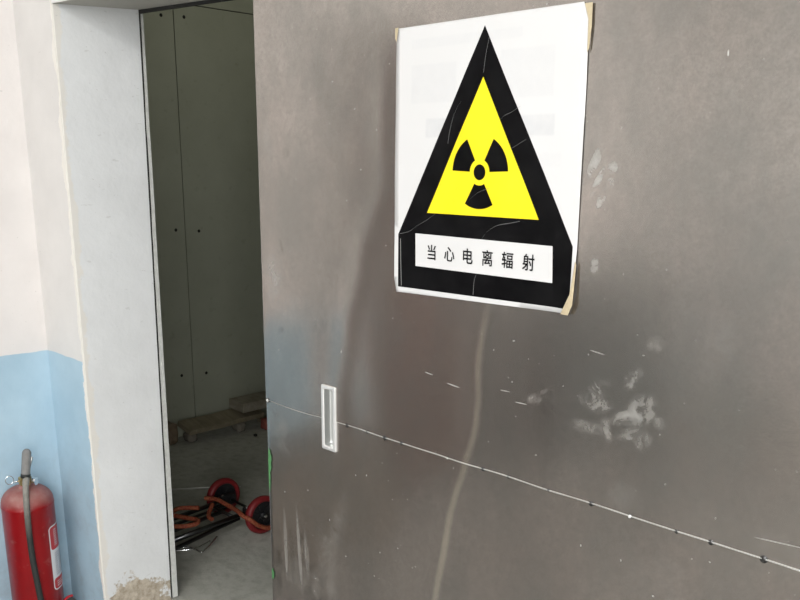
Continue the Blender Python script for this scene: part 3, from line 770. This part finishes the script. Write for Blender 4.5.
for col_, (z0, z1), mat, nm in (((.02, .036), (.288, .348), M_LABELW, 'heading_print'), ((.052, .07), (.288, .348), M_LABELW, 'heading_print'), ((.016, .10), (.184, .264), M_LABELG, 'small_print'), ((.016, .06), (.144, .164), M_LABELW, 'small_print')):
    z = z0
    bmj = bmesh.new()
    while z < z1:
        x = col_[0]
        while x < col_[1]:
            wd = rnd.uniform(.003, .007)
            bb = [(x, z), (min(x + wd, col_[1]), z), (min(x + wd, col_[1]), z + .003), (x, z + .003)]
            vs4 = []
            for u_, v_ in bb:
                a = LA + u_ / R; r = R + .0014; vs4.append(bmj.verts.new((r * math.cos(a), r * math.sin(a), v_)))
            bmj.faces.new(vs4); x += wd + .002
        z += .0075
    obj(nm, bmj, mat, lab)

# ------------------------------------------------------------------ things in the inner room
M_WOOD = None
def wood(name, a, b_):
    m = NT(name); f = m.noise(6, 6, .65, (6, .7, 6)); g = m.noise(14, 5)
    c = m.mix(m.remap(f, .3, .7), a, b_); c = m.mix(m.math('MULTIPLY', m.remap(g, .5, .75), .4), c, (.12, .1, .07))
    m.base(c); m.rough(.8); m.bump(f, .3, .006); return m.m
M_WOOD = wood('weathered_wood', (.20, .17, .11), (.30, .26, .18))
M_WOOD2 = wood('pale_timber', (.24, .215, .165), (.36, .33, .265))
M_BRICK = simple('red_brick', (.34, .10, .075), .9, var=.45, scale=25, bump=.5)
M_RUBBLE = simple('pale_rubble', (.22, .20, .165), .9, var=.35, scale=20, bump=.5)
def plank(name, a, c, w_, t_, label, mat, roll=0, group=None):
    a, c = Vector(a), Vector(c); L = (c - a).length
    b = bmesh.new(); add_box(b, 0, L, -w_ / 2, w_ / 2, -t_ / 2, t_ / 2, bevel=.003)
    bmesh.ops.subdivide_edges(b, edges=[e for e in b.edges if e.calc_length() > L * .7], cuts=10)
    for q in b.verts: q.co.z += .004 * mnoise.noise((q.co.x * 6, q.co.y * 4, L)); q.co.y += .004 * mnoise.noise((q.co.x * 5, 7, q.co.z * 3 + L))
    o = obj(name, b, mat)
    xa = (c - a).normalized(); ya = Vector((0, 0, 1)).cross(xa).normalized(); za = xa.cross(ya)
    Mx = Matrix((xa, ya, za)).transposed().to_4x4()
    o.matrix_world = Matrix.Translation(a) @ Mx @ Matrix.Rotation(roll, 4, 'X')
    return tag(o, label, 'plank', group)
plank('wooden_plank', (-4.085, 2.385, .088), (-4.11, 2.90, .088), .125, .03, 'brown plank propped off the floor along the dark inner wall, near end of the pile', M_WOOD, .25)
plank('wooden_plank', (-4.09, 2.735, .150), (-4.12, 3.75, .150), .14, .055, 'thick pale timber beam lying on the rubble, partly behind the metal door edge', M_WOOD2, .05)
plank('wooden_plank', (-4.105, 2.93, .0125), (-4.115, 3.7, .0125), .12, .025, 'thin board flat on the floor under the thick timber beam', M_WOOD)
def rock(name, loc, size, label, cat, mat, seed, rz=0):
    b = bmesh.new(); bmesh.ops.create_cube(b, size=1)
    bmesh.ops.bevel(b, geom=b.edges[:], offset=.08, segments=2, affect='EDGES')
    bmesh.ops.subdivide_edges(b, edges=[e for e in b.edges if e.calc_length() > .3], cuts=3, use_grid_fill=True)
    for q in b.verts:
        n_ = mnoise.noise_vector((q.co * 2.3) + Vector((seed, 0, 0))) * .12
        q.co += n_
    lo = min(q.co.z for q in b.verts)
    for q in b.verts: q.co = ((q.co.x) * size[0], q.co.y * size[1], (q.co.z - lo) * size[2])
    o = obj(name, b, mat, smooth=True); o.location = loc; o.rotation_euler = (0, 0, rz)
    return tag(o, label, cat)
rock('brick_fragment', (-4.005, 2.885, 0), (.055, .055, .06), 'broken red brick piece under the timber beam, left of the pair', 'brick', M_BRICK, 3)
rock('brick_fragment', (-4.00, 2.97, 0), (.05, .07, .06), 'broken red brick piece under the timber beam, beside the metal door edge', 'brick', M_BRICK, 9, .4)
rock('rubble_lump', (-4.08, 2.74, 0), (.08, .05, .05), 'grey lump of rubble between the two planks at the wall', 'rubble', M_RUBBLE, 14)
rock('rubble_lump', (-4.10, 2.43, 0), (.07, .05, .05), 'dark lump of rubble under the near end of the propped plank', 'rubble', M_RUBBLE, 21)
rock('rubble_lump', (-4.15, 2.33, 0), (.10, .05, .11), 'brown lump of rubble against the wall left of the planks', 'rubble', simple('brown_rubble', (.20, .15, .10), .9, var=.4, bump=.5), 27)
rock('rubble_lump', (-3.93, 2.75, 0), (.018, .016, .012), 'tiny dark crumb on the floor in front of the planks', 'rubble', M_GAP, 31)

# thin pale strip on the floor
b = bmesh.new(); add_tube(b, [(-3.52, 1.93, .005), (-3.42, 2.08, .0045), (-3.31, 2.225, .005)], .0045, 8)
tag(obj('metal_rod', b, simple('dull_rod', (.50, .50, .47), .5, .3)), 'thin pale rod lying on the floor behind the luggage trolley', 'rod')

# folded luggage trolley lying on its back
M_TYRE = simple('red_plastic_tyre', (.19, .011, .014), .5, var=.3)
M_HUB = simple('black_hub_plastic', (.012, .012, .014), .35)
M_RAIL = simple('dark_chromed_tube', (.13, .135, .14), .28, 1, var=.3, scale=12)
tr = empty('luggage_trolley', (-2.945, 1.98, 0)); tag(tr, 'folded luggage trolley with two red wheels lying on the inner room floor', 'trolley')
def wheel(x, y):
    wq = bpy.data.objects.new('wheel', None); C.objects.link(wq); wq.parent = tr
    wq.location = (x, y, .083)
    b = bmesh.new(); Ro, w_ = .083, .017
    Mw = Matrix.Rotation(PI / 2, 4, 'Y')
    prof = [(.060, -w_ * .8), (.064, -w_), (Ro - .010, -w_), (Ro - .003, -w_ * .7), (Ro, 0), (Ro - .003, w_ * .7), (Ro - .010, w_), (.064, w_), (.060, w_ * .8), (.060, -w_ * .8)]
    add_lathe(b, prof, 40, M=Mw); obj('tyre', b, M_TYRE, wq, smooth=True)
    b = bmesh.new(); add_lathe(b, [(.0605, -.010), (.0605, .010), (.052, .010), (.052, -.010), (.0605, -.010)], 40, M=Mw)
    add_lathe(b, [(0, -.014), (.018, -.014), (.018, .016), (.012, .020), (0, .020)], 20, M=Mw)
    for k in range(6):
        t = k * PI / 3 + .3
        add_box(b, -.007, .007, -.006, .006, .015, .055, M=Matrix.Rotation(t, 4, 'X'))
    add_lathe(b, [(.018, -.004), (.053, -.004), (.053, .001), (.018, .001), (.018, -.004)], 32, M=Mw)
    obj('hub', b, M_HUB, wq)
    b = bmesh.new(); add_lathe(b, [(.007, .018), (.007, .024), (0, .026)], 12, M=Mw); obj('axle_cap', b, M_CHROME, wq)
wheel(.145, 0); wheel(-.145, 0)
def part(name, mat, *tubes, label=None):
    b = bmesh.new()
    for pts, r in tubes: add_tube(b, pts, r, 10)
    o = obj(name, b, mat, tr)
    if label: o['label'] = label
part('axle', M_RAIL, ([(-.128, 0, .083), (.128, 0, .083)], .006))
for sx in (-.095, .085):
    part('rail', M_RAIL, ([(sx, .01, .088), (sx - .02, -.49, .050)], .010))
    part('inner_rail', M_RAIL, ([(sx + (.022 if sx < 0 else -.022), -.03, .070), (sx - .02 + (.022 if sx < 0 else -.022), -.495, .030)], .007))
part('handle_tube', M_RAIL, ([(.060, -.06, .058), (.085, -.44, .020), (.078, -.495, .018)], .009))
part('handle_tube', M_RAIL, ([(-.050, -.06, .058), (-.055, -.495, .022)], .009))
part('cross_bar', M_RAIL, ([(-.115, -.48, .050), (.065, -.48, .050)], .008))
part('cross_bar', M_RAIL, ([(-.098, -.10, .080), (.080, -.10, .080)], .007))
for sx in (-.095, .085):
    b = bmesh.new(); add_box(b, sx - .016, sx + .016, -.05, .025, .062, .108, bevel=.006); add_tube(b, [(sx - .02, -.03, .095), (sx + .02, -.03, .095)], .005, 10)
    obj('axle_bracket', b, M_HUB, tr)
    b = bmesh.new(); add_lathe(b, [(.006, 0), (.006, .004), (0, .006)], 12, M=Matrix.Translation((sx, -.035, .107))); obj('bolt', b, M_CHROME, tr)
# wire toe loop folded beside the rails, on the floor
T = lambda x, y, z: Vector((x + 2.945, y - 1.98, z))
part('wire_foot', M_CHROME,
     (catmull([T(-2.86, 1.50, .010), T(-2.875, 1.61, .012), T(-2.868, 1.650, .016), T(-2.828, 1.668, .014), T(-2.800, 1.672, .012), T(-2.792, 1.684, .012), T(-2.822, 1.735, .014), T(-2.857, 1.791, .022)], 6), .0035),
     (catmull([T(-2.91, 1.50, .012), T(-2.885, 1.58, .014), T(-2.835, 1.67, .014), T(-2.845, 1.75, .020)], 6), .003), label='shiny bent wire foot')

# bungee cords
def rope_mat():
    m = NT('braided_elastic'); x, y, z = m.xyz()
    v = m.n('ShaderNodeTexVoronoi'); v.inputs['Scale'].default_value = 120; m.l(m.co(), v.inputs['Vector'])
    m.base(m.mix(m.remap(v.outputs['Distance'], .2, .55), (.20, .009, .009), (.30, .085, .035))); m.rough(.7); m.bump(v.outputs['Distance'], .4, .003); return m.m
M_ROPE = rope_mat()
def rope(pts, r, label):
    b = bmesh.new(); add_tube(b, catmull(pts, 10), r, 10)
    return tag(obj('bungee_cord', b, M_ROPE), label, 'cord')
rope([(-3.060, 1.868, .112), (-3.015, 1.895, .112), (-2.960, 1.900, .108), (-2.905, 1.902, .104), (-2.84, 1.888, .110), (-2.795, 1.883, .104), (-2.764, 1.897, .092), (-2.761, 1.931, .060), (-2.761, 1.975, .036), (-2.764, 2.03, .022), (-2.77, 2.09, .012)], .0095,
     'long red and orange braided cord draped over the trolley past its nearer wheel')
rope([(-3.00, 1.80, .104), (-3.06, 1.74, .100), (-3.03, 1.69, .097), (-2.96, 1.71, .098), (-2.90, 1.73, .100), (-2.875, 1.70, .097), (-2.92, 1.64, .092), (-2.99, 1.62, .092), (-3.05, 1.60, .090), (-3.095, 1.575, .05), (-3.10, 1.53, .013), (-3.07, 1.50, .012)], .0095,
     'red cord coiled across the trolley rails next to the pale board edge')
rope([(-2.99, 1.86, .106), (-2.955, 1.82, .09), (-2.925, 1.80, .085), (-2.90, 1.80, .082)], .009, 'short end of red cord lying between the trolley rails')

# tube lamp on the ceiling, out of frame
lamp = empty('ceiling_lamp', (.1, -1.6, 3.0)); tag(lamp, 'white ceiling tube lamp out of frame', 'lamp')
b = bmesh.new(); add_box(b, -.62, .62, -.06, .06, -.05, 0, bevel=.006); obj('lamp_body', b, M_WHITEPAINT, lamp)

# unseen low cabinet, added along the left wall to darken the steel's reflection
cb = empty('reflection_cabinet', (XL + .01, -2.2, 0)); tag(cb, 'low grey cabinet along the left wall, unseen, added for the steel to mirror', 'cabinet')
M_REFL_CAB = simple('grey_reflection_cabinet', (.10, .11, .108), .5)
b = bmesh.new(); add_box(b, 0, .40, -.35, .90, 0, .95, bevel=.004); obj('reflection_cabinet_body', b, M_REFL_CAB, cb)
for i in range(2):
    b = bmesh.new(); add_box(b, .401, .418, -.34 + .618 * i, .27 + .618 * i, .06, .93, bevel=.003); obj('reflection_cabinet_door', b, M_REFL_CAB, cb)

il = empty('inner_fill_lamp', (-2.97, 2.75, 2.75)); tag(il, 'added unseen lamp that brightens the wall of the inner room, out of frame', 'lamp')  # invented housing for the added fill light
b = bmesh.new(); add_tube(b, [(0, 0, 0), (.04, 0, -.33)], .01, 8); obj('fill_lamp_stem', b, M_WHITEPAINT, il)
b = bmesh.new(); add_box(b, 0, .06, -.15, .15, -.48, -.20, bevel=.01); obj('lamp_body', b, M_WHITEPAINT, il)  # body of the added fill lamp

# unseen chest, added beside the camera to tone the steel's lower reflection
ch = empty('reflection_chest', (XL + .01, .16, 0)); tag(ch, 'low brown wooden chest along the left wall, unseen, added for the steel to mirror', 'chest')
b = bmesh.new(); add_box(b, 0, .34, -.36, .36, 0, .38, bevel=.005); M_REFL_CHEST = simple('reflection_chest_wood', (.17, .15, .125), .6, var=.2); obj('reflection_chest_body', b, M_REFL_CHEST, ch)
b = bmesh.new(); add_box(b, -.005, .36, -.375, .375, .381, .41, bevel=.006); obj('reflection_chest_lid', b, M_REFL_CHEST, ch)
